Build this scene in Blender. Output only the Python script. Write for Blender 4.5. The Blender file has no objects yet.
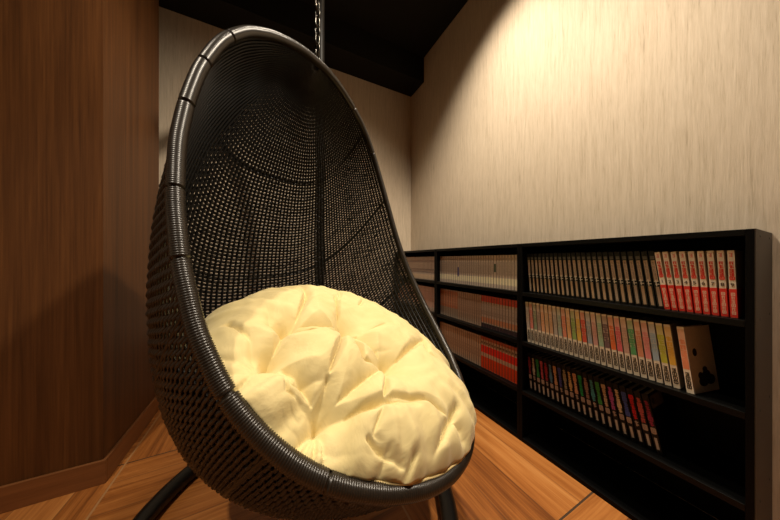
import bpy, bmesh, math, random
import numpy as np
from mathutils import Vector, Matrix
from mathutils.bvhtree import BVHTree

random.seed(7)
rng = np.random.default_rng(7)
SC = bpy.context.scene
COL = SC.collection
PI = math.pi

# ------------------------------------------------------------------ camera
cam_d = bpy.data.cameras.new('camera')
cam_d.sensor_width = 36.0
cam_d.lens = 11.109
cam_d.clip_start = 0.02
cam = bpy.data.objects.new('camera', cam_d)
cam.location = (0, 0, 0.85)
cam.rotation_euler = (PI/2, 0, math.radians(-26.9))
COL.objects.link(cam)
SC.camera = cam

# ------------------------------------------------------------------ world, exposure
wd = bpy.data.worlds.new('world')
SC.world = wd
wd.use_nodes = True
wd.node_tree.nodes['Background'].inputs[0].default_value = (0.9, 0.75, 0.55, 1)
wd.node_tree.nodes['Background'].inputs[1].default_value = 0.0
SC.view_settings.view_transform = 'Standard'
SC.view_settings.look = 'None'
SC.view_settings.gamma = 1.0
SC.view_settings.use_curve_mapping = False
SC.view_settings.exposure = 0.32

# ------------------------------------------------------------------ ceiling downlights
def downlight(name, loc, target, power, angle, blend, radius=0.035, col=(1.0, 0.86, 0.68)):
    l = bpy.data.lights.new(name, 'SPOT')
    l.energy = power
    l.color = col
    l.spot_size = math.radians(angle)
    l.spot_blend = blend
    l.shadow_soft_size = radius
    o = bpy.data.objects.new(name, l)
    COL.objects.link(o)
    o.location = loc
    o.rotation_euler = (Vector(target) - Vector(loc)).to_track_quat('-Z', 'Y').to_euler()
    return o

downlight('downlight', (0.72, 0.86, 2.69), (1.15, 0.86, 1.25), 98, 98, 0.95)
downlight('downlight', (0.24, 0.76, 2.69), (0.16, 0.78, 0), 26, 122, 0.5)
downlight('downlight', (0.93, -0.10, 2.69), (0.22, 0.76, 1.0), 150, 104, 0.7)
downlight('downlight', (-0.80, 0.15, 2.69), (-0.40, 0.75, 0), 95, 62, 1.0)

# ------------------------------------------------------------------ materials
def new_mat(name):
    m = bpy.data.materials.new(name)
    m.use_nodes = True
    nt = m.node_tree
    return m, nt, nt.nodes['Principled BSDF']

def N(nt, typ, **kw):
    n = nt.nodes.new(typ)
    for k, v in kw.items():
        setattr(n, k, v)
    return n

def plain(name, col, rough=0.6, spec=0.4, noise=0.0, scale=60, bump=0.0, metal=0.0):
    m, nt, b = new_mat(name)
    b.inputs['Roughness'].default_value = rough
    b.inputs['Specular IOR Level'].default_value = spec
    b.inputs['Metallic'].default_value = metal
    tc = N(nt, 'ShaderNodeTexCoord')
    nz = N(nt, 'ShaderNodeTexNoise')
    nz.inputs['Scale'].default_value = scale
    nz.inputs['Detail'].default_value = 3
    nt.links.new(tc.outputs['Object'], nz.inputs['Vector'])
    mx = N(nt, 'ShaderNodeMix', data_type='RGBA')
    c = Vector(col)
    mx.inputs['A'].default_value = (*(c*(1-noise)), 1)
    mx.inputs['B'].default_value = (*[min(1, x*(1+noise)) for x in c], 1)
    nt.links.new(nz.outputs['Fac'], mx.inputs['Factor'])
    nt.links.new(mx.outputs['Result'], b.inputs['Base Color'])
    if bump:
        bp = N(nt, 'ShaderNodeBump')
        bp.inputs['Strength'].default_value = bump
        bp.inputs['Distance'].default_value = 0.002
        nt.links.new(nz.outputs['Fac'], bp.inputs['Height'])
        nt.links.new(bp.outputs['Normal'], b.inputs['Normal'])
    return m

def ramp(nt, stops):
    r = N(nt, 'ShaderNodeValToRGB')
    el = r.color_ramp.elements
    while len(el) < len(stops):
        el.new(0.5)
    for e, (p, c) in zip(el, stops):
        e.position = p
        e.color = (*c, 1)
    return r

def streaks(name, stops, scale, rough, bump, dist, detail=4, scale2=None, spec=0.3):
    """a surface streaked along one axis (wallpaper, wood): noise squeezed by the mapping scale"""
    m, nt, b = new_mat(name)
    b.inputs['Roughness'].default_value = rough
    b.inputs['Specular IOR Level'].default_value = spec
    tc = N(nt, 'ShaderNodeTexCoord')
    outs = []
    for sc in (scale, scale2 or scale):
        mp = N(nt, 'ShaderNodeMapping')
        mp.inputs['Scale'].default_value = sc
        nt.links.new(tc.outputs['Object'], mp.inputs['Vector'])
        nz = N(nt, 'ShaderNodeTexNoise')
        nz.inputs['Scale'].default_value = 1.0
        nz.inputs['Detail'].default_value = detail
        nz.inputs['Roughness'].default_value = 0.6
        nz.inputs['Distortion'].default_value = 0.4
        nt.links.new(mp.outputs['Vector'], nz.inputs['Vector'])
        outs.append(nz.outputs['Fac'])
    mx = N(nt, 'ShaderNodeMix', data_type='FLOAT')
    mx.inputs['Factor'].default_value = 0.45
    nt.links.new(outs[0], mx.inputs['A'])
    nt.links.new(outs[1], mx.inputs['B'])
    r = ramp(nt, stops)
    nt.links.new(mx.outputs['Result'], r.inputs['Fac'])
    nt.links.new(r.outputs['Color'], b.inputs['Base Color'])
    bp = N(nt, 'ShaderNodeBump')
    bp.inputs['Strength'].default_value = bump
    bp.inputs['Distance'].default_value = dist
    nt.links.new(mx.outputs['Result'], bp.inputs['Height'])
    nt.links.new(bp.outputs['Normal'], b.inputs['Normal'])
    return m

def parquet():
    """square panels of planks, the grain turning by a quarter from panel to panel"""
    m, nt, b = new_mat('plank_floor')
    b.inputs['Roughness'].default_value = 0.42
    b.inputs['Specular IOR Level'].default_value = 0.35
    L = nt.links.new
    tc = N(nt, 'ShaderNodeTexCoord')
    sep = N(nt, 'ShaderNodeSeparateXYZ')
    L(tc.outputs['Object'], sep.inputs[0])
    def mth(op, a, bb=None):
        n = N(nt, 'ShaderNodeMath', operation=op)
        for i, v in enumerate((a, bb)):
            if v is None: continue
            if isinstance(v, (int, float)): n.inputs[i].default_value = v
            else: L(v, n.inputs[i])
        return n.outputs[0]
    P = 0.945
    u = mth('DIVIDE', mth('ADD', sep.outputs['X'], 0.53 + 4*P), P)
    v = mth('DIVIDE', mth('ADD', sep.outputs['Y'], -0.45 + 4*P), P)
    iu, iv = mth('FLOOR', u), mth('FLOOR', v)
    fu, fv = mth('FRACT', u), mth('FRACT', v)
    chk = mth('MODULO', mth('ADD', iu, iv), 2.0)          # 0: grain along X, 1: grain along Y
    inv = mth('SUBTRACT', 1.0, chk)
    along = mth('ADD', mth('MULTIPLY', u, inv), mth('MULTIPLY', v, chk))
    across = mth('ADD', mth('MULTIPLY', fv, inv), mth('MULTIPLY', fu, chk))
    pl = mth('MULTIPLY', across, 6.7)
    ip, fp = mth('FLOOR', pl), mth('FRACT', pl)
    idx = mth('ADD', mth('ADD', mth('MULTIPLY', iu, 37.0), mth('MULTIPLY', iv, 71.0)), mth('MULTIPLY', ip, 13.0))
    def noise(sa, sc, det, dis):
        cb = N(nt, 'ShaderNodeCombineXYZ')
        L(mth('MULTIPLY', along, sa), cb.inputs[0])
        L(mth('MULTIPLY', across, sc), cb.inputs[1])
        L(mth('MULTIPLY', idx, 1.37), cb.inputs[2])
        nz = N(nt, 'ShaderNodeTexNoise')
        nz.inputs['Scale'].default_value = 1.0
        nz.inputs['Detail'].default_value = det
        nz.inputs['Distortion'].default_value = dis
        L(cb.outputs[0], nz.inputs['Vector'])
        return nz.outputs['Fac']
    g1 = noise(1.3, 30.0, 4, 0.5)
    g2 = noise(6.0, 170.0, 2, 0.2)
    wn = N(nt, 'ShaderNodeTexWhiteNoise', noise_dimensions='1D')
    L(idx, wn.inputs['W'])
    f = mth('ADD', mth('ADD', mth('MULTIPLY', g1, 0.66), mth('MULTIPLY', g2, 0.30)), mth('MULTIPLY', mth('SUBTRACT', wn.outputs['Value'], 0.5), 0.16))
    r = ramp(nt, [(0.28, (0.16, 0.048, 0.010)), (0.45, (0.34, 0.115, 0.024)), (0.58, (0.46, 0.175, 0.042)), (0.76, (0.58, 0.26, 0.078))])
    L(f, r.inputs['Fac'])
    # seams
    def seam(fr, half):                                     # 1 near either end of a fraction
        d = mth('MINIMUM', fr, mth('SUBTRACT', 1.0, fr))
        return mth('LESS_THAN', d, half)
    dark = mth('MAXIMUM', seam(fv, 0.0032), mth('MULTIPLY', seam(fp, 0.009), 0.55))
    light = seam(fu, 0.0036)
    m1 = N(nt, 'ShaderNodeMix', data_type='RGBA')
    L(dark, m1.inputs['Factor']); L(r.outputs['Color'], m1.inputs['A'])
    m1.inputs['B'].default_value = (0.07, 0.04, 0.022, 1)
    m2 = N(nt, 'ShaderNodeMix', data_type='RGBA')
    L(light, m2.inputs['Factor']); L(m1.outputs['Result'], m2.inputs['A'])
    m2.inputs['B'].default_value = (0.42, 0.22, 0.09, 1)
    L(m2.outputs['Result'], b.inputs['Base Color'])
    bp = N(nt, 'ShaderNodeBump')
    bp.inputs['Strength'].default_value = 0.15
    bp.inputs['Distance'].default_value = 0.001
    L(g2, bp.inputs['Height'])
    L(bp.outputs['Normal'], b.inputs['Normal'])
    return m

M = {}
M['paper'] = streaks('striped_wallpaper', [(0.30, (0.40, 0.325, 0.235)), (0.42, (0.53, 0.44, 0.325)), (0.54, (0.59, 0.495, 0.375)), (0.70, (0.65, 0.55, 0.425))],
                     (95, 95, 5), 0.75, 0.5, 0.004, 4, (260, 260, 16), 0.25)
M['wood'] = streaks('walnut_panel', [(0.30, (0.040, 0.014, 0.0035)), (0.45, (0.082, 0.030, 0.008)), (0.58, (0.125, 0.047, 0.0125)), (0.75, (0.165, 0.067, 0.020))],
                    (13, 13, 0.35), 0.5, 0.1, 0.001, 5, (120, 120, 2.5), 0.3)
M['base'] = streaks('walnut_baseboard', [(0.30, (0.17, 0.062, 0.019)), (0.7, (0.28, 0.112, 0.037))],
                    (3, 3, 40), 0.4, 0.1, 0.001, 4, (8, 8, 160), 0.4)
M['floor'] = parquet()
M['ceil'] = plain('matte_black_ceiling', (0.010, 0.009, 0.007), 0.85, 0.2, 0.1, 30)
M['black'] = plain('black_laminate', (0.0025, 0.0024, 0.0023), 0.5, 0.08, 0.15, 200, 0.05)
M['edge'] = plain('black_laminate_edge', (0.003, 0.003, 0.0028), 0.4, 0.15, 0.15, 200)
M['side'] = plain('end_panel_laminate', (0.048, 0.036, 0.025), 0.55, 0.3, 0.1, 90)
M['screw'] = plain('dark_screw_cap', (0.02, 0.016, 0.012), 0.4, 0.5)
M['rattan'] = plain('dark_brown_rattan', (0.017, 0.014, 0.011), 0.38, 0.4, 0.35, 90, 0.1)
M['rib'] = plain('black_rattan_rib', (0.0045, 0.004, 0.0035), 0.45, 0.3, 0.2, 90)
M['rim'] = plain('wrapped_dark_rattan', (0.017, 0.0125, 0.0088), 0.31, 0.5, 0.35, 70, 0.05)
M['steel'] = plain('black_powder_coated_steel', (0.006, 0.0056, 0.005), 0.38, 0.4, 0.1, 200)
M['chain'] = plain('worn_steel_chain', (0.09, 0.085, 0.075), 0.25, 0.5, 0.2, 150, 0, 1.0)
M['pages'] = plain('book_pages', (0.55, 0.45, 0.32), 0.8, 0.2, 0.1, 300)

def cushion_mat():
    m, nt, b = new_mat('pale_yellow_cotton')
    b.inputs['Roughness'].default_value = 0.8
    b.inputs['Specular IOR Level'].default_value = 0.2
    b.inputs['Sheen Weight'].default_value = 0.15
    tc = N(nt, 'ShaderNodeTexCoord')
    wv = N(nt, 'ShaderNodeTexNoise'); wv.inputs['Scale'].default_value = 700; wv.inputs['Detail'].default_value = 1
    cr = N(nt, 'ShaderNodeTexNoise'); cr.inputs['Scale'].default_value = 9; cr.inputs['Detail'].default_value = 4; cr.inputs['Distortion'].default_value = 1.2
    for n in (wv, cr): nt.links.new(tc.outputs['Object'], n.inputs['Vector'])
    r = ramp(nt, [(0.3, (0.66, 0.54, 0.255)), (0.7, (0.73, 0.605, 0.305))])
    nt.links.new(cr.outputs['Fac'], r.inputs['Fac'])
    nt.links.new(r.outputs['Color'], b.inputs['Base Color'])
    b1 = N(nt, 'ShaderNodeBump'); b1.inputs['Strength'].default_value = 0.45; b1.inputs['Distance'].default_value = 0.012
    b2 = N(nt, 'ShaderNodeBump'); b2.inputs['Strength'].default_value = 0.12; b2.inputs['Distance'].default_value = 0.0006
    nt.links.new(cr.outputs['Fac'], b1.inputs['Height'])
    nt.links.new(wv.outputs['Fac'], b2.inputs['Height'])
    nt.links.new(b1.outputs['Normal'], b2.inputs['Normal'])
    nt.links.new(b2.outputs['Normal'], b.inputs['Normal'])
    return m
M['cushion'] = cushion_mat()
M['piping'] = plain('cream_piping', (0.80, 0.62, 0.30), 0.8, 0.2, 0.05, 200)

_cm = {}
def paint(col, rough=0.45):
    """printed cover stock of one colour"""
    k = (tuple(round(c, 4) for c in col), rough)
    if k not in _cm:
        if max(col) > 0.2:
            col = tuple(min(0.86, c*1.22) for c in col)
        _cm[k] = plain('printed_cover', col, rough, 0.35, 0.12, 120)
    return _cm[k]

# ------------------------------------------------------------------ mesh helpers
def link(name, me, parent=None):
    o = bpy.data.objects.new(name, me)
    COL.objects.link(o)
    if parent is not None:
        o.parent = parent
    return o

def mesh_from(name, verts, faces, mats, smooth=False, mi=None):
    me = bpy.data.meshes.new(name)
    me.from_pydata([tuple(v) for v in verts], [], faces)
    for m in (mats if isinstance(mats, (list, tuple)) else [mats]):
        me.materials.append(m)
    if smooth:
        me.polygons.foreach_set('use_smooth', [True]*len(me.polygons))
    if mi is not None:
        me.polygons.foreach_set('material_index', mi)
    me.update()
    return me

def bm_mesh(name, bm, mats, smooth=False):
    bmesh.ops.recalc_face_normals(bm, faces=bm.faces[:])
    me = bpy.data.meshes.new(name)
    bm.to_mesh(me); bm.free()
    for m in (mats if isinstance(mats, (list, tuple)) else [mats]):
        me.materials.append(m)
    if smooth:
        me.polygons.foreach_set('use_smooth', [True]*len(me.polygons))
    return me

def add_box(bm, lo, hi, mi=0, bevel=0.0):
    vs = [bm.verts.new((x, y, z)) for x in (lo[0], hi[0]) for y in (lo[1], hi[1]) for z in (lo[2], hi[2])]
    fs = [bm.faces.new([vs[i] for i in q]) for q in ((0,1,3,2), (4,6,7,5), (0,4,5,1), (2,3,7,6), (0,2,6,4), (1,5,7,3))]
    for f in fs: f.material_index = mi
    if bevel:
        es = list({e for f in fs for e in f.edges})
        bmesh.ops.bevel(bm, geom=es, offset=bevel, segments=2, affect='EDGES', profile=0.5)
    return fs

def box_obj(name, lo, hi, mat, parent=None, bevel=0.0):
    bm = bmesh.new(); add_box(bm, lo, hi, 0, bevel)
    return link(name, bm_mesh(name, bm, mat), parent)

def tube_arrays(P, r, k=8, closed=False, cap=True):
    """ring-swept tube along P (n,3) with radius r (scalar or n) and parallel-transported frames"""
    P = np.asarray(P, float); n = len(P)
    r = np.broadcast_to(np.asarray(r, float), (n,))
    T = (np.roll(P, -1, 0) - np.roll(P, 1, 0)) if closed else np.gradient(P, axis=0)
    T = T/np.maximum(np.linalg.norm(T, axis=1), 1e-12)[:, None]
    ref = np.array([0, 0, 1.]) if abs(T[0, 2]) < 0.9 else np.array([1., 0, 0])
    U = np.zeros((n, 3)); u = ref - T[0]*(ref@T[0])
    for i in range(n):
        u = u - T[i]*(u@T[i]); u = u/np.linalg.norm(u); U[i] = u
    V = np.cross(T, U)
    a = np.arange(k)*2*PI/k
    R = P[:, None] + r[:, None, None]*(np.cos(a)[None, :, None]*U[:, None] + np.sin(a)[None, :, None]*V[:, None])
    verts = R.reshape(-1, 3)
    m = n if closed else n-1
    i = np.arange(m)[:, None]; j = np.arange(k)[None]
    i2 = (i+1) % n; j2 = (j+1) % k
    F = np.stack([i*k+j, i*k+j2, i2*k+j2, i2*k+j], -1).reshape(-1, 4)
    faces = F.tolist()
    if cap and not closed:
        faces.append(list(range(k))[::-1]); faces.append([(n-1)*k+q for q in range(k)])
    return verts, faces

class Acc:
    def __init__(s): s.v = []; s.f = []; s.n = 0
    def add(s, v, f):
        s.v.append(np.asarray(v)); s.f += [[q+s.n for q in x] for x in f]; s.n += len(v)
    def mesh(s, name, mat, smooth=True): return mesh_from(name, np.concatenate(s.v), s.f, mat, smooth)

def smooth_path(pts, n):
    """Catmull-Rom through pts"""
    pts = np.asarray(pts, float)
    p = np.concatenate([[2*pts[0]-pts[1]], pts, [2*pts[-1]-pts[-2]]])
    out = []
    m = len(pts)-1
    for s in np.linspace(0, m-1e-9, n):
        i = int(s); t = s-i
        a, b, c, d = p[i:i+4]
        out.append(0.5*((2*b)+(-a+c)*t+(2*a-5*b+4*c-d)*t*t+(-a+3*b-3*c+d)*t**3))
    return np.array(out)

def thing(name, label, cat, loc=(0, 0, 0), group=None):
    o = bpy.data.objects.new(name, None)
    o.empty_display_size = 0.05
    COL.objects.link(o)
    o.location = loc
    o['label'] = label; o['category'] = cat
    if group: o['group'] = group
    return o

def tag(o, label, cat, group=None):
    o['label'] = label; o['category'] = cat
    if group: o['group'] = group
    return o

def struct(o):
    o['kind'] = 'structure'
    return o

# ------------------------------------------------------------------ the room
XR, YB, ZC = 1.291, 2.076, 2.726
XL, YF = -1.75, -1.9
WX, WY0, WY1 = -0.562, 1.318, 1.845          # the walnut clad projection in the left corner
def slab(name, lo, hi, mat):
    return struct(box_obj(name, lo, hi, mat))
slab('floor', (XL-.1, YF-.1, -0.08), (XR+.1, YB+.1, 0), M['floor'])
slab('ceiling', (XL-.1, YF-.1, ZC), (XR+.1, YB+.1, ZC+.08), M['ceil'])
slab('wall_right', (XR, YF-.1, 0), (XR+.1, YB+.1, ZC), M['paper'])
slab('wall_back', (XL-.1, YB, 0), (XR, YB+.1, ZC), M['paper'])
slab('wall_left', (XL-.1, YF-.1, 0), (XL, YB, ZC), M['paper'])
slab('wall_front', (XL, YF-.1, 0), (XR, YF, ZC), M['paper'])
slab('wall_corner', (XL, WY0, 0), (WX, WY1, ZC), M['wood'])
slab('trim_1', (XL, 1.848, 2.50), (XR, YB, ZC), M['ceil'])           # black soffit along the back wall
def baseboard():
    bm = bmesh.new()
    t, h = 0.011, 0.088
    add_box(bm, (XL, WY0-t, 0), (WX+t, WY0, h), 0, 0.0015)
    add_box(bm, (WX, WY0, 0), (WX+t, WY1, h), 0, 0.0015)
    return struct(link('baseboard_left', bm_mesh('baseboard_left', bm, M['base'])))
baseboard()

# ------------------------------------------------------------------ bookcases
XB = 1.06                                   # plane of the shelf fronts
ZT = 0.927
SHELF = [0.239, 0.469, 0.699]               # top faces of the three book shelves
UNITS = [(0.1214, 0.737), (0.7375, 1.376), (1.3765, 2.0)]
ULAB = ['black open bookcase unit at the near right end, with the tan end panel',
        'middle black bookcase unit with rows of cream and red-banded books',
        'far black bookcase unit in the wall corner, half hidden by the hanging chair']
def bookcase(y0, y1, label, first):
    t = thing('bookcase', label, 'bookcase', ((XB+XR)/2, (y0+y1)/2, 0), 'black bookcases along the right wall')
    t.location = (XB, y0, 0)
    w, d = y1-y0, XR-XB-0.001
    p = 0.013
    def part(name, lo, hi, mat, bev=0.0008):
        return box_obj(name, lo, hi, mat, t, bev)
    near = part('side_panel', (0, 0, 0), (d, p, ZT-0.0), M['black'])
    part('side_panel', (0, w-p, 0), (d, w, ZT), M['black'])
    part('top_panel', (0, p, ZT-0.016), (d, w-p, ZT), M['edge'])
    part('back_panel', (d-0.006, p, 0.02), (d, w-p, ZT-0.016), M['black'])
    part('bottom_panel', (0, p, 0.0), (d-0.006, w-p, 0.018), M['black'])
    for z in SHELF:
        part('shelf', (0.0005, p, z-0.017), (d-0.006, w-p, z), M['edge'])
    if first:
        e = part('end_cladding', (0.0, -0.002, 0.0), (d, -0.0002, ZT), M['side'], 0.0004)
        e['label'] = 'tan end panel'
        bm = bmesh.new()
        for x in (0.05, d-0.045):
            for z in (ZT-0.016, 0.70, 0.47, 0.24):
                bmesh.ops.create_cone(bm, cap_ends=True, segments=12, radius1=0.0035, radius2=0.003, depth=0.001,
                                      matrix=Matrix.Translation((x, -0.0024, z)) @ Matrix.Rotation(PI/2, 4, 'X'))
        link('screw_cap', bm_mesh('screw_cap', bm, M['screw']), e)
    return t
for i, (u, lab) in enumerate(zip(UNITS, ULAB)):
    bookcase(*u, lab, i == 0)

# ------------------------------------------------------------------ books
# local frame of a book: x from spine (0) to fore edge, y from -T to 0, z up; the origin is its far bottom corner
_mc = {}
def cover_mesh(T, H, D, col, flap=0.0):
    k = ('c', T, H, D, col, flap)
    if k not in _mc:
        bm = bmesh.new(); b = 0.0009
        add_box(bm, (0, -T, 0), (b, 0, H))
        add_box(bm, (b, -b, 0), (D, 0, H))
        if not flap:
            add_box(bm, (b, -T, 0), (D, -T+b, H))
        _mc[k] = bm_mesh('book_cover', bm, paint(col))
    return _mc[k]
def pages_mesh(T, H, D):
    k = ('p', T, H, D)
    if k not in _mc:
        bm = bmesh.new()
        add_box(bm, (0.0012, -T+0.0013, 0.0025), (D-0.0025, -0.0013, H-0.0025))
        _mc[k] = bm_mesh('pages', bm, M['pages'])
    return _mc[k]
def strip_mesh(T, z0, z1, col, frac=1.0, wrap=0.0, D=0.11, off=0.0004):
    """printed strip on the spine (frac of its width) that may run on over both covers by wrap"""
    k = ('s', T, z0, z1, col, frac, wrap, off)
    if k not in _mc:
        bm = bmesh.new(); h = T*frac/2; c = -T/2
        if wrap:
            e = off
            add_box(bm, (-e, -T-e, z0), (0.0002, e, z1))
            add_box(bm, (0.0002, -T-e, z0), (wrap, -T+0.0004, z1))
            add_box(bm, (0.0002, -0.0004, z0), (wrap, e, z1))
        else:
            add_box(bm, (-off, c-h, z0), (0.0002, c+h, z1))
        _mc[k] = bm_mesh('strip', bm, paint(col))
    return _mc[k]
def marks_mesh(key, T, z0, z1, n, col, frac=0.7, weight=0.22, seed=0, off=0.0007):
    """a column of n small brush-stroke marks printed down the spine, too fine to read"""
    k = ('m', key, T, z0, z1, n, col, frac, weight, seed)
    if k not in _mc:
        rr = random.Random(seed*101+n); bm = bmesh.new()
        cell = (z1-z0)/n; w = T*frac; c = -T/2
        for i in range(n):
            zc = z1-(i+.5)*cell; ch = cell*0.84
            kind = rr.randrange(4)
            s = weight*min(w, ch)
            bars = []
            if kind == 0: bars = [(-.5,.5,.40),(-.5,.5,-.05),(-.5,.5,-.45)]; vb = [(-.2,-.45,.45)]
            elif kind == 1: bars = [(-.5,.5,.42),(-.5,.5,-.45)]; vb = [(-.48,-.45,.45),(.45,-.45,.45),(0,-.3,.3)]
            elif kind == 2: bars = [(-.4,.5,.25),(-.5,.3,-.2)]; vb = [(.1,-.5,.5)]
            else: bars = [(-.5,.5,.3)]; vb = [(-.25,-.5,.1),(.3,-.5,.45)]
            for a, b_, z in bars:
                add_box(bm, (-off, c+a*w, zc+z*ch-s*.5), (0.0002, c+b_*w, zc+z*ch+s*.5))
            for y, a, b_ in vb:
                add_box(bm, (-off*1.02, c+y*w-s*.5, zc+a*ch), (0.0002, c+y*w+s*.5, zc+b_*ch))
        _mc[k] = bm_mesh('marks', bm, paint(col))
    return _mc[k]
def digit_mesh(s, T, zc, size, col):
    k = ('d', s, T, zc, size)
    if k not in _mc:
        cu = bpy.data.curves.new('digit', 'FONT')
        cu.body = s; cu.size = size; cu.align_x = 'CENTER'; cu.align_y = 'CENTER'; cu.extrude = 0.0003
        o = bpy.data.objects.new('digit', cu); COL.objects.link(o)
        dg = bpy.context.evaluated_depsgraph_get(); dg.update()
        me = bpy.data.meshes.new_from_object(o.evaluated_get(dg))
        bpy.data.objects.remove(o); bpy.data.curves.remove(cu)
        # x of the text runs to -y of the book (as read from the room), its y runs up
        me.transform(Matrix(((0,0,-1,-0.0006), (-1,0,0,-T/2), (0,1,0,zc), (0,0,0,1))))
        me.materials.clear(); me.materials.append(paint(col))
        _mc[k] = me
    return _mc[k]

def book(label, loc, lean, T, H, D, col, parts, group, yaw=0.0, shade_gaps=False):
    t = thing('book', label, 'book', loc, group)
    t.rotation_euler = (-lean, 0, yaw)
    side = tuple(x*0.3 for x in col) if shade_gaps else col  # cover boards darkened to paint the shade between neighbouring spines
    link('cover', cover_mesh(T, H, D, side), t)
    if shade_gaps:
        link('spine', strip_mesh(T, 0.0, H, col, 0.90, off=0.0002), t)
    link('pages', pages_mesh(T, H, D), t)
    for name, me in parts:
        link(name, me, t)
    return t

class Row:
    """books set down one after another from the far end of a shelf towards the near end"""
    def __init__(s, ystart, z, inset, gap=0.0004): s.y = ystart; s.z = z; s.prev = None; s.inset = inset; s.gap = gap
    def place(s, T, H, lean):
        if s.prev is None:
            y = s.y - max(0, H*math.sin(lean)) - 0.0004
        else:
            py, pT, pl, pH = s.prev
            top = min(H, pH)
            def near(h): return py - pT*math.cos(pl) + (h-pT*math.sin(pl))*math.tan(pl)
            y = min(near(h) - h*math.tan(lean) for h in (T*0.3, top)) - s.gap
        s.prev = (y, T, lean, H)
        return (XB+s.inset, y, s.z+0.0002)

D0 = 0.112
S1, S2, S3 = SHELF[2], SHELF[1], SHELF[0]
ordn = ['first', 'second', 'third', 'fourth', 'fifth', 'sixth', 'seventh', 'eighth', 'ninth', 'tenth', 'eleventh', 'twelfth',
        'thirteenth', 'fourteenth']

# --- near unit, top shelf: black books with a cream spine panel, then nine white-and-red ones
row = Row(0.737-0.013, S1, 0.034, 0.0029)
CREAM = (0.44, 0.33, 0.24)
n = 25
for i in range(n):
    T, H = 0.0140, 0.180
    lean = math.radians(4.0 + 3.2*i/(n-1))
    tint = (0.42, 0.28, 0.17) if i % 3 else (0.36, 0.27, 0.2)
    parts = [('spine_panel', strip_mesh(T, 0.083, 0.150, CREAM, 0.62)),
             ('lower_panel', strip_mesh(T, 0.006, 0.066, tint, 0.5)),
             ('emblem', marks_mesh('emb', T, 0.066, 0.090, 1, (0.62, 0.58, 0.5), 0.8, 0.2, 10)),
             ('publisher_band', strip_mesh(T, 0.153, 0.164, (0.13, 0.13, 0.125), 0.7)),
             ('title', marks_mesh('t', T, 0.088, 0.146, 5, (0.20, 0.12, 0.09), 0.42, 0.16, 5+i % 3))]
    if i == 0: lab = 'black book with cream spine panel, leftmost above the pastel books'
    elif i == n-1: lab = 'black book with cream spine panel, touching the first white-and-red book'
    else: lab = 'black book with cream spine panel, inside the leaning row left of the white-and-red books'
    book(lab, row.place(T, H, lean), lean, T, H, D0, (0.004, 0.004, 0.004), parts, 'black and cream books on the top shelf')
RED, WHT = (0.62, 0.028, 0.018), (0.74, 0.62, 0.50)
row.inset = 0.020; row.gap = 0.0038
for i in range(9):
    T, H = 0.0108, 0.176
    lean = math.radians(7.4 - 5.6*i/8)
    p = row.place(T, H, lean)
    parts = [('obi_band', strip_mesh(T, 0.001, 0.075, RED, 1.0, 0.09)),
             ('title', marks_mesh('red', T, 0.098, 0.148, 5, RED, 0.66, 0.3, 11)),
             ('author_mark', marks_mesh('ra', T, 0.158, 0.170, 1, (0.6, 0.12, 0.1), 0.5, 0.22, 4)),
             ('obi_text', marks_mesh('ro', T, 0.008, 0.066, 6, (0.75, 0.5, 0.36), 0.5, 0.26, 23)),
             ('volume_number', digit_mesh(str(i+1), T, 0.0855, 0.013, (0.05, 0.03, 0.03)))]
    book('white book with red title, red paper band and number %d on its spine' % (i+1), p, lean, T, H, D0, WHT, parts,
         'white and red books on the top shelf')

# --- near unit, second shelf: pastel spines over a white foot with a black name
PASTEL = [('pale grey', (0.52, 0.45, 0.40)), ('rose pink', (0.62, 0.22, 0.19)), ('dull green', (0.25, 0.30, 0.20)), ('brown grey', (0.36, 0.27, 0.23)),
          ('light orange tan', (0.64, 0.35, 0.20)), ('sandy tan', (0.58, 0.38, 0.22)), ('warm tan', (0.55, 0.34, 0.20)), ('soft grey', (0.42, 0.37, 0.33)),
          ('teal grey', (0.33, 0.40, 0.34)), ('coral', (0.66, 0.25, 0.16)), ('apricot', (0.66, 0.38, 0.18)), ('leaf green', (0.26, 0.40, 0.12)),
          ('golden yellow', (0.66, 0.44, 0.08)), ('bright red', (0.62, 0.10, 0.06)), ('slate blue', (0.30, 0.34, 0.40)), ('dusty pink', (0.55, 0.30, 0.27)),
          ('mint green', (0.32, 0.46, 0.32)), ('dark maroon', (0.20, 0.12, 0.13)), ('orange red', (0.70, 0.16, 0.05)), ('cherry pink', (0.66, 0.13, 0.16)),
          ('salmon grey', (0.52, 0.33, 0.27)), ('emerald green', (0.10, 0.34, 0.14)), ('salmon', (0.62, 0.27, 0.16)), ('candy pink', (0.70, 0.26, 0.27)),
          ('sky blue', (0.32, 0.44, 0.56)), ('lime green', (0.48, 0.50, 0.06)), ('amber yellow', (0.70, 0.42, 0.06))]
OFFW = (0.74, 0.62, 0.50)
row = Row(0.737-0.013, S2, 0.022, 0.0024)
for i, (cn, c) in enumerate(PASTEL):
    T, H = 0.0146, 0.185
    lean = math.radians(4.0 + 2.6*i/26)
    p = row.place(T, H, lean)
    pale = tuple(0.55*a+0.45*b for a, b in zip(c, OFFW))
    parts = [('spine_panel', strip_mesh(T, 0.066, 0.178, pale, 0.90)),
             ('title', marks_mesh('p', T, 0.072, 0.150, 5, c, 0.8, 0.36, 31+i % 4)),
             ('colour_band', strip_mesh(T, 0.066, 0.090, c, 0.90, off=0.0005)),
             ('author_name', marks_mesh('pa', T, 0.012, 0.058, 4, (0.02, 0.017, 0.015), 0.55, 0.25, 41))]
    book('white-footed book with a %s spine panel, on the second shelf' % cn, p, lean, T, H, D0, OFFW, parts, 'pastel books on the second shelf', shade_gaps=True)
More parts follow.
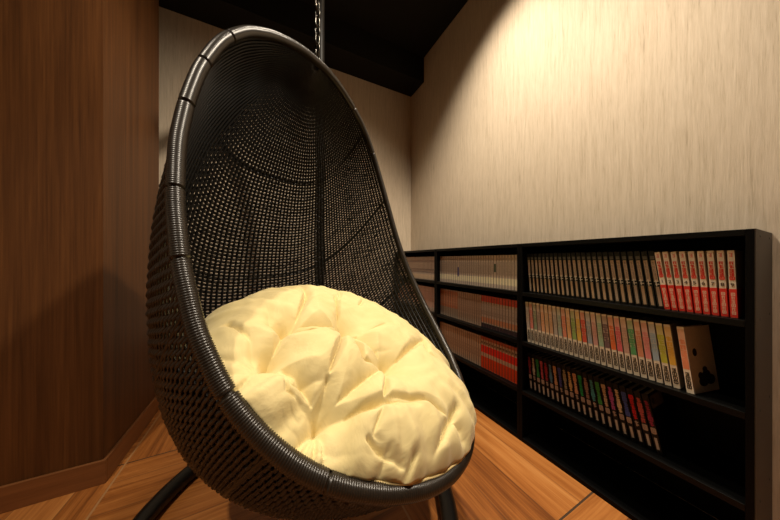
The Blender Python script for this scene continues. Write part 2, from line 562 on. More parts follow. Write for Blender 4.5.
# the last one stands askew with its cover showing
T, H = 0.0146, 0.185
c = (0.72, 0.24, 0.12); pale = (0.73, 0.42, 0.30)
lean = math.radians(6.6)
p = row.place(T, H, lean); p = (p[0]-0.006, p[1]-0.010, p[2])
parts = [('spine_panel', strip_mesh(T, 0.066, 0.178, pale, 0.90)),
         ('title', marks_mesh('p', T, 0.072, 0.150, 5, c, 0.8, 0.36, 33)),
         ('colour_band', strip_mesh(T, 0.066, 0.090, c, 0.90, off=0.0005)),
         ('author_name', marks_mesh('pa', T, 0.012, 0.058, 4, (0.02, 0.017, 0.015), 0.55, 0.25, 41))]
bk = book('coral book turned askew at the pastel row\'s near end, showing its white cover', p, lean, T, H, D0, OFFW, parts,
          'pastel books on the second shelf', math.radians(-13))
blobs = [(0.050, 0.030, 0.020, 0.014), (0.065, 0.045, 0.018, 0.016), (0.080, 0.033, 0.020, 0.014), (0.062, 0.062, 0.010, 0.008), (0.040, 0.046, 0.010, 0.010)]
dots = [(0.030, 0.112, 0.009, 0.011)]
for nm_, set_ in (('cover_drawing', blobs), ('cover_emblem', dots)):
    bm = bmesh.new()
    for bx_, bz, rx, rz in set_:
        bmesh.ops.create_cone(bm, cap_ends=True, segments=20, radius1=1, radius2=1, depth=0.0004,
                              matrix=Matrix.Translation((bx_, -T-0.0001, bz)) @ Matrix.Diagonal((rx, 1, rz, 1)) @ Matrix.Rotation(PI/2, 4, 'X'))
    link(nm_, bm_mesh(nm_, bm, paint((0.03, 0.026, 0.03))), bk)

# --- near unit, third shelf: black spines with a coloured title and a pale label at the foot
DARK = [('maroon', (0.24, 0.03, 0.04)), ('bone white', (0.45, 0.38, 0.30)), ('green', (0.03, 0.24, 0.07)), ('pink red', (0.45, 0.07, 0.10)), ('dark red', (0.30, 0.02, 0.03)),
        ('steel blue', (0.08, 0.19, 0.30)), ('pale orange', (0.50, 0.27, 0.14)), ('navy blue', (0.06, 0.06, 0.24)), ('olive grey', (0.30, 0.25, 0.16)), ('straw yellow', (0.50, 0.33, 0.14)),
        ('peach', (0.52, 0.27, 0.16)), ('bright green', (0.01, 0.27, 0.07)), ('brown', (0.26, 0.15, 0.12)), ('teal', (0.05, 0.24, 0.27)), ('grass green', (0.05, 0.28, 0.06)),
        ('tan', (0.48, 0.34, 0.22)), ('magenta', (0.38, 0.07, 0.24)), ('cream', (0.56, 0.44, 0.28)), ('cobalt blue', (0.05, 0.08, 0.33)), ('scarlet', (0.50, 0.01, 0.02)),
        ('brick red', (0.42, 0.08, 0.08)), ('wine red', (0.25, 0.02, 0.06))]
row = Row(0.737-0.013, S3, 0.036, 0.0029)
for i, (cn, c) in enumerate(DARK):
    T, H = 0.0155, 0.175
    lean = math.radians(4.5 + 7.0*i/21)
    p = row.place(T, H, lean)
    parts = [('title', strip_mesh(T, 0.080, 0.152, tuple(x*0.55 for x in c), 0.45)),
             ('title_marks', marks_mesh('d', T, 0.078, 0.156, 5, c, 0.62, 0.34, 51+i % 4)),
             ('picture', marks_mesh('dp', T, 0.056, 0.076, 1, (0.36, 0.27, 0.22), 0.6, 0.4, 61+i % 3)),
             ('foot_label', strip_mesh(T, 0.012, 0.046, (0.50, 0.43, 0.36), 0.42))]
    t = book('black book with %s title and pale foot label, on the third shelf' % cn, p, lean, T, H, D0, (0.004, 0.0035, 0.0035), parts,
             'black books on the third shelf')
    if i == len(DARK)-1:
        bm = bmesh.new()
        add_box(bm, (0.012, -T-0.0003, 0.128), (0.105, -T, 0.168), 0)
        add_box(bm, (0.020, -T-0.0006, 0.140), (0.036, -T-0.0002, 0.158), 1)
        l = link('cover_label', bm_mesh('cover_label', bm, [paint((0.13, 0.115, 0.10)), paint((0.02, 0.02, 0.02))]), t)

# --- middle unit
def runs(row, T, H, n, col, parts, label, group, lean=0.0, special=None, D=D0):
    for i in range(n):
        pr, lb, cc = parts, label, col
        if special and i in special:
            pr, lb = special[i]
        a = lean
        book(lb, row.place(T, H, a), a, T, H, D, cc, pr, group, shade_gaps=True)
y1 = 1.376-0.013
T, H = 0.0156, 0.176
GREY = (0.52, 0.42, 0.335)
base = [('foot_band', strip_mesh(T, 0.020, 0.055, (0.78, 0.62, 0.42), 0.9)),
        ('title', marks_mesh('w', T, 0.070, 0.140, 5, (0.24, 0.18, 0.15), 0.36, 0.22, 71)),
        ('publisher_mark', marks_mesh('wp', T, 0.150, 0.164, 1, (0.28, 0.20, 0.17), 0.4, 0.25, 72))]
sp1 = base[:1] + [('title', strip_mesh(T, 0.045, 0.105, (0.10, 0.09, 0.24), 0.8))]
sp2 = base[:1] + [('title', strip_mesh(T, 0.085, 0.130, (0.05, 0.09, 0.05), 0.7))]
runs(Row(y1, S1, 0.030, 0.0019), T, H, 34, GREY, base, 'pale book with cream foot band, in the uniform top row, middle bookcase', 'pale books in the middle bookcase top row', 0.0,
     {10: (sp1, 'pale book with a violet blue mark on its spine, top row of the middle bookcase'),
      26: (sp2, 'pale book with a dark green mark on its spine, top row of the middle bookcase')})
T, H = 0.0156, 0.180
r2 = Row(y1, S2, 0.034, 0.0019)
runs(r2, T, H, 10, (0.36, 0.27, 0.20), [('upper_panel', strip_mesh(T, 0.062, 0.174, (0.50, 0.20, 0.105), 0.90)),
     ('title', marks_mesh('o', T, 0.080, 0.150, 5, (0.56, 0.32, 0.2), 0.5, 0.3, 81))],
     'brown book with rusty orange upper spine, second row, middle bookcase', 'orange brown books in the middle bookcase')
runs(r2, T, H, 11, (0.46, 0.31, 0.215), [('title', marks_mesh('b', T, 0.060, 0.150, 6, (0.30, 0.20, 0.15), 0.4, 0.22, 82)),
     ('foot_band', strip_mesh(T, 0.0, 0.05, (0.40, 0.27, 0.19), 0.90))],
     'plain beige book between the orange and the red-topped books, middle bookcase', 'beige books in the middle bookcase second row')
runs(r2, T, H, 13, (0.50, 0.38, 0.30), [('head_band', strip_mesh(T, 0.145, 0.180, (0.55, 0.075, 0.045), 0.90)),
     ('title', marks_mesh('r', T, 0.070, 0.135, 5, (0.26, 0.18, 0.15), 0.4, 0.22, 83)),
     ('orange_band', strip_mesh(T, 0.030, 0.058, (0.58, 0.25, 0.13), 0.90)),
     ('foot_band', strip_mesh(T, 0.0, 0.024, (0.06, 0.03, 0.035), 0.90))],
     'pale book with red head band and dark foot, second row of the middle bookcase', 'red-topped books in the middle bookcase')
r3 = Row(y1, S3, 0.031, 0.0019)
runs(r3, T, 0.176, 21, (0.47, 0.325, 0.225), [('title', marks_mesh('c', T, 0.050, 0.100, 3, (0.24, 0.14, 0.10), 0.4, 0.22, 84)),
     ('publisher_mark', marks_mesh('cp', T, 0.150, 0.165, 1, (0.34, 0.2, 0.14), 0.5, 0.25, 85))],
     'plain tan book left of the red-banded ones, third row, middle bookcase', 'tan books in the middle bookcase third row')
runs(r3, T, 0.178, 13, (0.52, 0.36, 0.26), [('head_band', strip_mesh(T, 0.160, 0.178, (0.42, 0.09, 0.05), 0.90)),
     ('title', marks_mesh('q', T, 0.136, 0.150, 1, (0.10, 0.06, 0.05), 0.6, 0.3, 86)),
     ('red_band', strip_mesh(T, 0.088, 0.128, (0.72, 0.025, 0.015), 0.90)),
     ('obi_band', strip_mesh(T, 0.001, 0.066, (0.66, 0.055, 0.012), 0.90))],
     'tan book with two bright red bands, third row, middle bookcase', 'red-banded books in the middle bookcase')

# --- far unit: what shows beside the chair
y2 = 1.99
T = 0.0156
runs(Row(y2-0.02, S1, 0.030, 0.0019), T, 0.176, 33, (0.47, 0.36, 0.285), [('title', marks_mesh('u', T, 0.050, 0.085, 2, (0.18, 0.13, 0.13), 0.6, 0.3, 91)),
     ('foot_band', strip_mesh(T, 0.006, 0.040, (0.58, 0.43, 0.29), 0.92)),
     ('publisher_mark', marks_mesh('up', T, 0.130, 0.150, 1, (0.30, 0.20, 0.17), 0.5, 0.25, 92))],
     'greyish pink book in the top row of the far bookcase, beside the chair rim', 'pinkish books in the far bookcase top row')
runs(Row(y2-0.02, S2, 0.026, 0.0019), T, 0.178, 33, (0.48, 0.30, 0.23), [('title', marks_mesh('v', T, 0.070, 0.150, 5, (0.42, 0.17, 0.12), 0.45, 0.24, 93)),
     ('foot_band', strip_mesh(T, 0.0, 0.030, (0.40, 0.31, 0.25), 0.90))],
     'salmon tan book in the second row of the far bookcase, beside the chair rim', 'salmon books in the far bookcase second row')

# ------------------------------------------------------------------ the hanging chair
RIM = [(0.158,0.886,1.558), (0.189,0.905,1.557), (0.218,0.924,1.552), (0.247,0.942,1.543), (0.274,0.959,1.531), (0.301,0.976,1.516), (0.326,0.991,1.498), (0.350,1.004,1.477), (0.373,1.016,1.454), (0.393,1.026,1.428), (0.412,1.034,1.399), (0.429,1.041,1.367), (0.445,1.046,1.333), (0.459,1.049,1.297), (0.472,1.050,1.260), (0.485,1.050,1.221), (0.497,1.048,1.181), (0.508,1.045,1.140), (0.519,1.041,1.099), (0.529,1.035,1.056), (0.538,1.028,1.014), (0.548,1.020,0.971), (0.558,1.010,0.928), (0.567,0.998,0.886), (0.578,0.985,0.844), (0.588,0.970,0.804), (0.597,0.953,0.765), (0.606,0.934,0.727), (0.613,0.914,0.691), (0.620,0.892,0.656), (0.625,0.867,0.623), (0.629,0.841,0.592), (0.631,0.814,0.563), (0.631,0.785,0.536), (0.628,0.755,0.511), (0.623,0.724,0.489), (0.614,0.693,0.469), (0.603,0.661,0.451), (0.589,0.630,0.436), (0.572,0.599,0.422), (0.554,0.569,0.412), (0.534,0.539,0.403), (0.512,0.511,0.396), (0.488,0.485,0.392), (0.462,0.461,0.389), (0.433,0.439,0.388), (0.402,0.421,0.389), (0.369,0.406,0.392), (0.335,0.394,0.397), (0.300,0.386,0.404), (0.264,0.380,0.414), (0.227,0.378,0.426), (0.191,0.378,0.439), (0.156,0.381,0.454), (0.121,0.386,0.471), (0.088,0.393,0.490), (0.056,0.403,0.511), (0.027,0.413,0.535), (-0.001,0.426,0.562), (-0.026,0.439,0.590), (-0.049,0.453,0.621), (-0.069,0.468,0.654), (-0.086,0.482,0.689), (-0.102,0.497,0.726), (-0.115,0.513,0.764), (-0.126,0.528,0.804), (-0.136,0.543,0.844), (-0.143,0.557,0.885), (-0.150,0.572,0.928), (-0.155,0.586,0.970), (-0.158,0.600,1.013), (-0.160,0.613,1.056), (-0.160,0.625,1.099), (-0.157,0.637,1.141), (-0.153,0.648,1.182), (-0.147,0.659,1.221), (-0.140,0.670,1.260), (-0.131,0.682,1.297), (-0.120,0.694,1.333), (-0.108,0.706,1.367), (-0.094,0.719,1.399), (-0.077,0.733,1.428), (-0.058,0.747,1.455), (-0.037,0.762,1.478), (-0.013,0.778,1.498), (0.012,0.795,1.516), (0.039,0.812,1.530), (0.068,0.830,1.542), (0.097,0.848,1.551), (0.128,0.867,1.556)]

NR = 720
def upsample(P, n):
    P = np.asarray(P); F = np.fft.fft(P, axis=0); m = len(P)
    G = np.zeros((n, 3), complex); h = m//2
    G[:h] = F[:h]; G[-h+1:] = F[-h+1:]
    return np.real(np.fft.ifft(G, axis=0))*n/m
RP = upsample(RIM, NR)
BACK = np.array([-0.3898, 0.6167, -0.6839]); BACK /= np.linalg.norm(BACK)
DEPTH, DK, DE, SQ, DK2 = 0.558, 0.079, 0.769, 0.658, -0.066
def rim_at(t):                                             # t in turns, 0 the apex, 0.5 the bottom
    x = (np.asarray(t) % 1.0)*NR; i = np.floor(x).astype(int); f = (x-i)[..., None]
    return RP[i % NR]*(1-f) + RP[(i+1) % NR]*f
def shell(T, TH, grow=0.0):
    """points of the basket: T rows (0 apex .. 0.5 bottom), TH angle across (0 right rim .. pi left rim)"""
    T = np.asarray(T); R = rim_at(T); Lf = rim_at(1-T)
    Mid, Hf = (R+Lf)/2, (R-Lf)/2
    a = T*2*PI
    dp = DEPTH*np.abs(np.sin(a))**DE*(1-DK*np.cos(a)+DK2*np.cos(2*a)) + grow
    c = np.sign(np.cos(TH))*np.abs(np.cos(TH))**SQ; s = np.abs(np.sin(TH))**SQ
    return Mid[:, None] + Hf[:, None]*c[None, :, None] + (dp[:, None, None]*s[None, :, None])*BACK
def even_angles(n):
    th = np.linspace(0, PI, 2001)
    P = shell(np.array([0.27]), th)[0]
    s = np.concatenate([[0], np.cumsum(np.linalg.norm(np.diff(P, axis=0), axis=1))])
    return np.interp(np.linspace(0, s[-1], n), s, th)
def even_rows(n, t0=0.003, t1=0.497):
    t = np.linspace(t0, t1, 1500)
    w = np.zeros(len(t)-1)
    for th in (0.0, PI/2, PI):
        P = shell(t, np.array([th]))[:, 0]
        w += np.linalg.norm(np.diff(P, axis=0), axis=1)
    s = np.concatenate([[0], np.cumsum(w)])
    return np.interp(np.linspace(0, s[-1], n), s, t)

chair_base = rim_at(0.25)*0.5 + rim_at(0.75)*0.5
CB = np.array([chair_base[0], chair_base[1], 0.19])
chair = thing('hanging_egg_chair', 'dark rattan egg-shaped chair hanging from a chain, holding a pale yellow cushion', 'hanging chair', tuple(CB))
def cmesh(name, acc, mat):
    acc.v = [v - CB for v in acc.v]
    return link(name, acc.mesh(name, mat), chair)

# the rim: a tube wrapped in thin strand, every turn a fine ridge
d = np.linalg.norm(np.roll(RP, -1, 0)-RP, axis=1); length = d.sum()
pitch = 0.0046
n = int(length/pitch)
s = np.concatenate([[0], np.cumsum(d)])
RPc = np.concatenate([RP, RP[:1]])
u = np.linspace(0, length, n*3, endpoint=False)
PP = np.stack([np.interp(u, s, RPc[:, k]) for k in range(3)], 1)
tw = u/length
rad = 0.0135 - np.tile([1.0, 0.0, 0.0], n)*(0.0005+0.0012*np.exp(-((tw-0.62)/0.12)**2))
for at in (0.060, 0.115, 0.605, 0.665, 0.735, 0.775, 0.832, 0.869, 0.905):      # a few turns where the strand is tied off
    i0 = int(at*n*3); rad[i0-2:i0+2] = 0.0095
rad = rad*(1.02+0.09*np.exp(-((tw-0.80)/0.12)**2)+0.22*np.exp(-((tw-0.60)/0.085)**2)-0.06*np.exp(-((tw-0.3)/0.12)**2))
acc = Acc(); acc.add(*tube_arrays(PP, rad, 14, closed=True))
cmesh('rim', acc, M['rim'])

NRIB, NWEFT = 84, 170
TH = even_angles(NRIB*2+1)
TW = even_rows(NWEFT)
G = shell(TW, TH)                                          # rows x columns
gu = np.gradient(G, axis=1); gv = np.gradient(G, axis=0)
Nrm = np.cross(gu, gv); Nrm /= np.maximum(np.linalg.norm(Nrm, axis=2), 1e-9)[..., None]
ctr = G.mean(axis=(0, 1)) - BACK*0.15
sg = np.sign(((ctr-G)*Nrm).sum(2)); Nrm *= np.where(sg == 0, 1, sg)[..., None]
# flat strands laid edge to edge, each a little narrower than its row so that light comes through
rowgap = np.linalg.norm(np.gradient(G, axis=0), axis=2)
along = np.gradient(G, axis=0); along /= np.maximum(np.linalg.norm(along, axis=2), 1e-9)[..., None]
acc = Acc()
m_ = NRIB*2+1
for k in range(NWEFT):
    j = np.arange(m_)
    near_pole = min(TW[k], 0.5-TW[k])
    amp = np.where(j % 2 == 1, np.where(((j//2)+k) % 2 == 0, 1.0, -1.0), 0.0)*0.0024*min(1.0, near_pole/0.03)
    P = G[k] + Nrm[k]*amp[:, None] + rng.normal(0, 0.0004, (m_, 3))
    wid = rowgap[k]*(0.405 + 0.035*np.repeat(rng.uniform(-1, 1, m_//8+1), 8)[:m_])
    wid = np.minimum(wid, 0.0062)
    thk = np.minimum(0.0030, np.maximum(wid*0.75, 0.0006))
    ang = np.arange(6)*PI/3
    ringp = P[:, None] + np.cos(ang)[None, :, None]*(wid[:, None, None]*along[k][:, None]) + np.sin(ang)[None, :, None]*(thk[:, None, None]*Nrm[k][:, None])
    fi = np.arange(m_-1)[:, None]; fj = np.arange(6)[None]; f2 = (fj+1) % 6
    acc.add(ringp.reshape(-1, 3), np.stack([fi*6+fj, fi*6+f2, (fi+1)*6+f2, (fi+1)*6+fj], -1).reshape(-1, 4).tolist())
cmesh('basket_weave', acc, M['rattan'])
acc = Acc()
for j in range(1, NRIB*2, 2):                              # the standing ribs
    P = G[:, j] + Nrm[:, j]*0.0040
    r = 0.0041*np.minimum(1.0, 0.25+np.minimum(TW, 0.5-TW)*9)
    v, f = tube_arrays(P, r, 5)
    acc.add(v, f)
cmesh('basket_ribs', acc, M['rib'])
# frame hoops behind the weave
HTH = even_angles(61)
for tt in (0.10, 0.188, 0.285, 0.36, 0.43):
    P = shell(np.array([tt]), HTH, 0.007)[0]
    acc = Acc(); acc.add(*tube_arrays(P, 0.0048, 7)); cmesh('frame_hoop', acc, M['steel'])
# the tight binding where the ribs meet under the apex
bt, bth = np.linspace(0.0005, 0.014, 8), even_angles(31)
acc = Acc()
for off_ in (0.0045, -0.0045):
    Gp = shell(bt, bth, off_)
    acc.add(Gp.reshape(-1, 3), [[i*31+j, i*31+j+1, (i+1)*31+j+1, (i+1)*31+j] for i in range(7) for j in range(30)])
cmesh('apex_binding', acc, M['rattan'])
# eye on top that the chain hooks into
AP = RP[0]
a = np.linspace(0, 2*PI, 24, endpoint=False)
eye = AP + np.array([0, 0, 0.024]) + 0.014*np.stack([np.cos(a)*0.6, np.cos(a)*0.8, np.sin(a)], 1)
acc = Acc(); acc.add(*tube_arrays(eye, 0.003, 8, closed=True)); cmesh('hanging_eye', acc, M['chain'])

# ------------------------------------------------------------------ chain and stand
RC = (0.111, 0.872, 0.0); RR = 0.49
top_h = 2.075
hook = np.array([AP[0], AP[1], top_h])
foot = np.array((0.2547, 1.340, 0.0))
stand = thing('chair_stand', 'black tubular steel stand with round floor ring and curved pole behind the chair', 'stand', RC)
RCv = np.array(RC)
a = np.linspace(0, 2*PI, 96, endpoint=False)
ring = np.stack([RR*np.cos(a), RR*np.sin(a), np.full(96, 0.0275)], 1)
v, f = tube_arrays(ring, 0.0272, 16, closed=True)
link('base_ring', mesh_from('base_ring', v, f, M['steel'], True), stand)
hd = hook - foot; hd[2] = 0
pts = [foot+(0, 0, .03), foot+(0, 0, .4), foot+(0, 0, .9), foot+hd*0.01+(0, 0, 1.35), foot+hd*0.10+(0, 0, 1.72), foot+hd*0.30+(0, 0, 2.03), foot+hd*0.62+(0, 0, 2.17), foot+hd*0.9+(0, 0, 2.15), foot+hd+(0, 0, top_h+0.035)]
P = smooth_path(pts, 120) - RCv
v, f = tube_arrays(P, 0.0235, 16)
link('pole', mesh_from('pole', v, f, M['steel'], True), stand)
a = np.linspace(-0.5*PI, 1.1*PI, 24)
hk = hook - RCv + np.stack([0.014*np.cos(a)*0, 0.014*np.cos(a), 0.014*np.sin(a)-0.002], 1)
hk = np.concatenate([[hook-RCv+(0, 0, 0.034)], hk[::-1]])
v, f = tube_arrays(hk, 0.004, 8)
link('hook', mesh_from('hook', v, f, M['chain'], True), stand)

chain = thing('chain', 'steel link chain holding up the egg chair in front of the black pole', 'chain', tuple(AP+np.array([0, 0, 0.03])))
z0, z1 = AP[2]+0.024+0.010, top_h-0.012
pitch = 0.0305
nl = int(round((z1-z0-0.006)/pitch)); pitch = (z1-z0-0.006)/nl
a = np.linspace(0, 2*PI, 20, endpoint=False)
for i in range(nl):
    c = np.array([0, 0, z0+pitch*(i+.5)+0.003 - (AP[2]+0.03)])
    rot = (PI/4 if i % 2 else -PI/4) + random.uniform(-.3, .3)
    lx = 0.0085*np.cos(a); lz = 0.0122*np.sign(np.sin(a))*0.62 + 0.0105*np.sin(a)
    P = c + np.stack([lx*math.cos(rot), lx*math.sin(rot), lz], 1)
    v, f = tube_arrays(P, 0.0027, 8, closed=True)
    link('chain_link', mesh_from('chain_link', v, f, M['chain'], True), chain)

# ------------------------------------------------------------------ cushion
CX = np.array([0.8655, -0.2920, -0.4070]); CN = np.array([0.3034, -0.3411, 0.8897])
CN /= np.linalg.norm(CN); CX -= CN*(CX@CN); CX /= np.linalg.norm(CX); CY = np.cross(CN, CX)
CC = np.array([0.208, 0.691, 0.567]) + CY*(-0.015) + CX*0.012 + CN*0.018
RAD = 0.385
TUFT = [(-0.192, -0.059), (-0.052, 0.008), (0.078, -0.076), (-0.041, -0.244), (-0.178, -0.171)]
CREASE = [(0.040, 0.010, [(-0.192, -0.059), (-0.177, -0.052), (-0.193, 0.084), (-0.219, 0.149)]),
          (0.026, 0.012, [(-0.192, -0.059), (-0.227, -0.069), (-0.27, -0.02)]),
          (0.045, 0.012, [(-0.192, -0.059), (-0.176, -0.186), (-0.178, -0.171)]),
          (0.040, 0.012, [(-0.192, -0.059), (-0.137, -0.066), (-0.072, -0.031), (-0.052, 0.008)]),
          (0.040, 0.010, [(-0.052, 0.008), (-0.079, 0.042), (-0.116, 0.137)]),
          (0.022, 0.010, [(-0.052, 0.008), (-0.017, -0.013), (0.059, 0.065)]),
          (0.042, 0.012, [(-0.052, 0.008), (0.01, -0.109), (0.078, -0.076)]),
          (0.034, 0.009, [(-0.052, 0.008), (-0.059, -0.163), (-0.057, -0.191)]),
          (0.040, 0.011, [(0.078, -0.076), (0.111, -0.042), (0.211, 0.107)]),
          (0.030, 0.009, [(0.078, -0.076), (0.066, -0.183), (0.064, -0.203)]),
          (0.036, 0.013, [(-0.041, -0.244), (0.001, -0.235), (0.066, -0.202), (0.147, -0.176)]),
          (0.036, 0.010, [(-0.057, -0.191), (-0.041, -0.244)]),
          (0.034, 0.010, [(-0.178, -0.171), (-0.118, -0.222), (-0.057, -0.191)]),
          (0.026, 0.010, [(-0.178, -0.171), (-0.12, -0.24), (-0.041, -0.244)]),
          (0.034, 0.008, [(-0.041, -0.244), (-0.076, -0.311), (-0.088, -0.34)]),
          (0.034, 0.007, [(-0.041, -0.244), (-0.058, -0.324), (-0.062, -0.349)]),
          (0.034, 0.007, [(-0.041, -0.244), (-0.033, -0.308), (-0.037, -0.338), (-0.043, -0.352)]),
          (0.026, 0.007, [(-0.041, -0.244), (-0.016, -0.298), (-0.015, -0.327)]),
          (0.020, 0.007, [(-0.085, -0.307), (-0.09, -0.331), (-0.097, -0.347)]),
          (0.020, 0.008, [(0.027, -0.306), (0.022, -0.339), (0.019, -0.361)]),
          (0.022, 0.007, [(0.09, -0.273), (0.085, -0.307), (0.073, -0.338)]),
          (0.024, 0.007, [(0.142, -0.269), (0.132, -0.307), (0.121, -0.34)]),
          (0.022, 0.008, [(0.047, -0.267), (0.089, -0.278), (0.139, -0.282)]),
          (0.024, 0.008, [(0.261, -0.139), (0.216, -0.205), (0.197, -0.242)]),
          (0.016, 0.009, [(0.066, -0.214), (0.055, -0.259), (0.09, -0.273)]),
          (0.022, 0.009, [(-0.178, -0.171), (-0.198, -0.259), (-0.23, -0.272)]),
          (0.016, 0.007, [(-0.194, -0.205), (-0.244, -0.199), (-0.284, -0.206)]),
          (0.012, 0.006, [(-0.193, -0.224), (-0.226, -0.23), (-0.254, -0.24)]),
          (0.022, 0.011, [(-0.304, -0.106), (-0.235, -0.15), (-0.182, -0.211)]),
          (0.022, 0.009, [(0.064, -0.197), (0.167, -0.161), (0.274, -0.172)]),
          (0.018, 0.008, [(0.211, 0.107), (0.207, 0.025), (0.265, 0.015)]),
          (0.012, 0.007, [(-0.057, -0.191), (-0.079, -0.264), (-0.12, -0.251)]),
          (0.012, 0.006, [(-0.026, -0.094), (0.019, -0.061), (0.085, -0.027)]),
          (0.012, 0.006, [(-0.1, 0.122), (-0.109, 0.216), (-0.123, 0.248)]),
          (0.014, 0.006, [(-0.031, 0.133), (-0.02, 0.2)])]
nr, na = 140, 600
rr_ = np.linspace(0, 1, nr)**0.8
aa = np.linspace(0, 2*PI, na, endpoint=False)
def vnoise(a, k, seed):                                    # smooth periodic noise in angle
    g = np.random.default_rng(seed); o = np.zeros_like(a)
    for q in range(1, k+1):
        o += g.normal()*np.cos(q*a+g.uniform(0, 6.28))/math.sqrt(k)
    return o
edge = 1 + 0.012*vnoise(aa, 26, 1) + 0.006*vnoise(aa, 70, 2)
fold = vnoise(aa, 34, 3); fold2 = vnoise(aa, 60, 4)
# where the cushion meets the front of the rim it is held to the rim's outline and height
rl = (RIM - CC); rl = np.stack([rl@CX, rl@CY, rl@CN], 1)
fr = [k for k in range(39, 63)]
ra = np.array([math.atan2(rl[k][1], rl[k][0]) for k in fr])[::-1]
rad_ = np.array([math.hypot(rl[k][0], rl[k][1]) for k in fr])[::-1]
rz_ = np.array([rl[k][2] for k in fr])[::-1]
a2_ = (aa+PI) % (2*PI)-PI
inside = np.clip((a2_-ra[0])/0.25, 0, 1)*np.clip((ra[-1]-a2_)/0.25, 0, 1)
RA = RAD*(1-inside) + inside*np.minimum(RAD, np.interp(a2_, ra, rad_)-0.004+0.014*np.exp(-((a2_+0.25)/0.35)**2))
ZE = -0.045*(1-inside) + inside*(np.interp(a2_, ra, rz_)+np.interp(a2_, [-1.9, -1.2], [-0.014, 0.012]))
X = rr_[:, None]*RA*edge[None]*np.cos(aa)[None]; Y = rr_[:, None]*RA*edge[None]*np.sin(aa)[None]
def seg_dist(X, Y, p, q):
    p = np.array(p); q = np.array(q); dd = q-p; L2 = dd@dd
    t = np.clip(((X-p[0])*dd[0]+(Y-p[1])*dd[1])/L2, 0, 1)
    return np.hypot(X-p[0]-t*dd[0], Y-p[1]-t*dd[1]), t
def top_height(X, Y, r, ze, fo, fo2):
    h = (0.108-ze)*np.maximum(0, 1-r**3.0)**0.6
    broad = np.zeros_like(h); sharp = np.zeros_like(h)
    for p in TUFT:
        dd = np.hypot(X-p[0], Y-p[1])
        broad = np.maximum(broad, 0.092*np.exp(-dd/0.045))
    for i in range(5):
        dd, t = seg_dist(X, Y, TUFT[i], TUFT[(i+1) % 5])
        broad = np.maximum(broad, 0.052*np.exp(-dd/0.030))
    for dep, wid, pts in CREASE:
        n_ = len(pts)-1
        for k in range(n_):
            dd, t = seg_dist(X, Y, pts[k], pts[k+1])
            u_ = (k+t)/n_
            taper = np.minimum(1, (1-u_)*1.5+0.35)
            sharp = np.maximum(sharp, dep*1.15*taper*np.exp(-(dd/wid)**1.15))
    dent = np.maximum(broad, sharp) + 0.35*np.minimum(broad, sharp)
    h = h - dent*np.clip(h/0.05, 0, 1)
    h += (0.0065*fo+0.003*fo2)*np.clip((r-0.55)/0.4, 0, 1)*np.clip((1.0-r)/0.06, 0, 1)
    w = np.sin(X*61+3*np.sin(Y*38))*np.sin(Y*53+2.3*np.sin(X*44+1))
    h += 0.0016*w*np.clip((1-r)/0.1, 0, 1)
    return h + ze
r2d = np.broadcast_to(rr_[:, None], X.shape)
ZE2 = np.broadcast_to(ZE, X.shape)
Zt = top_height(X, Y, r2d, ZE2, np.broadcast_to(fold, X.shape), np.broadcast_to(fold2, X.shape))
Zb = ZE2-0.055*np.maximum(0, 1-r2d**3)**0.6
def ctow(X, Y, Z): return CC + X[..., None]*CX + Y[..., None]*CY + Z[..., None]*CN
top = ctow(X, Y, Zt).reshape(-1, 3); bot = ctow(X, Y, Zb).reshape(-1, 3)
V = np.concatenate([top, bot[:-na]])
F = []
for i in range(nr-1):
    for j in range(na):
        j2 = (j+1) % na
        F.append([i*na+j, (i+1)*na+j, (i+1)*na+j2, i*na+j2])
off = nr*na
def bi(i, j): return (nr-1)*na+j if i == nr-1 else off+i*na+j
for i in range(nr-1):
    for j in range(na):
        j2 = (j+1) % na
        F.append([bi(i, j), bi(i, j2), bi(i+1, j2), bi(i+1, j)])
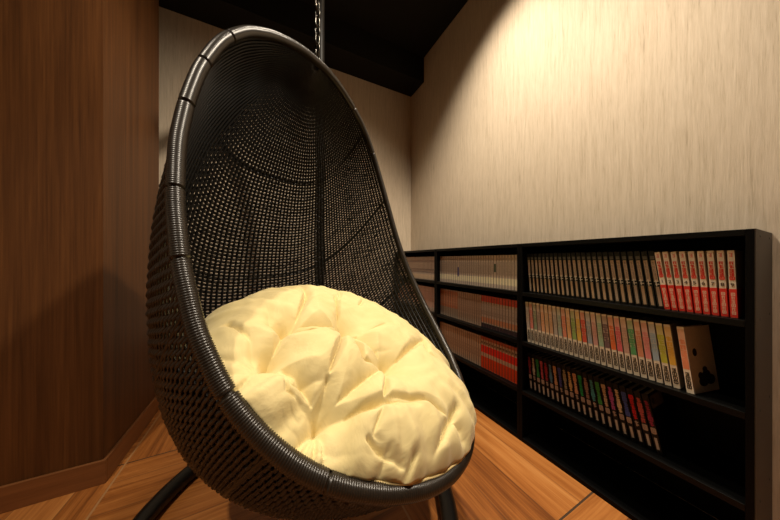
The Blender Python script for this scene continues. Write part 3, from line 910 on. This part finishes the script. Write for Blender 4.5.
# let the filling give way where the basket holds it
st = np.linspace(0.004, 0.496, 110); sth = even_angles(121)
SG = shell(st, sth); ns, nt_ = SG.shape[:2]
sv = [Vector(q) for q in SG.reshape(-1, 3)]
sf = [(i*nt_+j, i*nt_+j+1, (i+1)*nt_+j+1, (i+1)*nt_+j) for i in range(ns-1) for j in range(nt_-1)]
bvh = BVHTree.FromPolygons(sv, sf)
inner = Vector(SG.mean(axis=(0, 1)) - BACK*0.12)
FLARE = 0.05
NF = np.array([0.536*0.912, -0.844*0.912, 0.41])             # straight out of the opening
rc_ = RP.mean(0)
rs_ = RP[::4]; rn = len(rs_)
out_ = rs_-rc_; out_ -= np.outer(out_@NF, NF); out_ /= np.linalg.norm(out_, axis=1)[:, None]
cv = [Vector(q) for q in rs_] + [Vector(q) for q in rs_+NF*0.30+out_*FLARE]
cbvh = BVHTree.FromPolygons(cv, [(i, (i+1) % rn, rn+(i+1) % rn, rn+i) for i in range(rn)])
def hold(v, gap=0.012):
    p = Vector(v)
    co, nrm, idx, dist = bvh.find_nearest(p)
    c2, n2, i2, d2 = cbvh.find_nearest(p)
    if d2 < dist - 1e-5:
        n2 = Vector(n2)
        if n2.dot(Vector(rc_)-c2) < 0: n2 = -n2
        s_ = (p-c2).dot(n2)
        return np.array(c2 + n2*0.0145) if s_ < 0.0145 else np.array(v)
    if nrm.dot(inner-co) < 0: nrm = -nrm
    s_ = (p-co).dot(nrm)
    return np.array(co + nrm*gap) if s_ < gap else np.array(v)
V = np.array([hold(v) for v in V])
cush = thing('cushion', 'round tufted pale yellow seat cushion lying in the hanging egg chair', 'cushion', tuple(CC - CN*0.08))
c0 = CC - CN*0.08
me = mesh_from('cushion_body', V-c0, F, M['cushion'], True)
bm = bmesh.new(); bm.from_mesh(me); bmesh.ops.remove_doubles(bm, verts=bm.verts[:], dist=0.00002)
bmesh.ops.recalc_face_normals(bm, faces=bm.faces[:]); bm.to_mesh(me); bm.free()
link('cushion_body', me, cush)
E_ = V[(nr-1)*na:nr*na]
Pp = E_ + (E_-CC)/np.linalg.norm(E_-CC, axis=1)[:, None]*0.0005
for _ in range(12):
    Pp = (np.roll(Pp, 1, 0)+Pp+np.roll(Pp, -1, 0))/3
v, f = tube_arrays(Pp-c0, 0.0028, 6, closed=True)
link('piping', mesh_from('piping', v, f, M['piping'], True), cush)
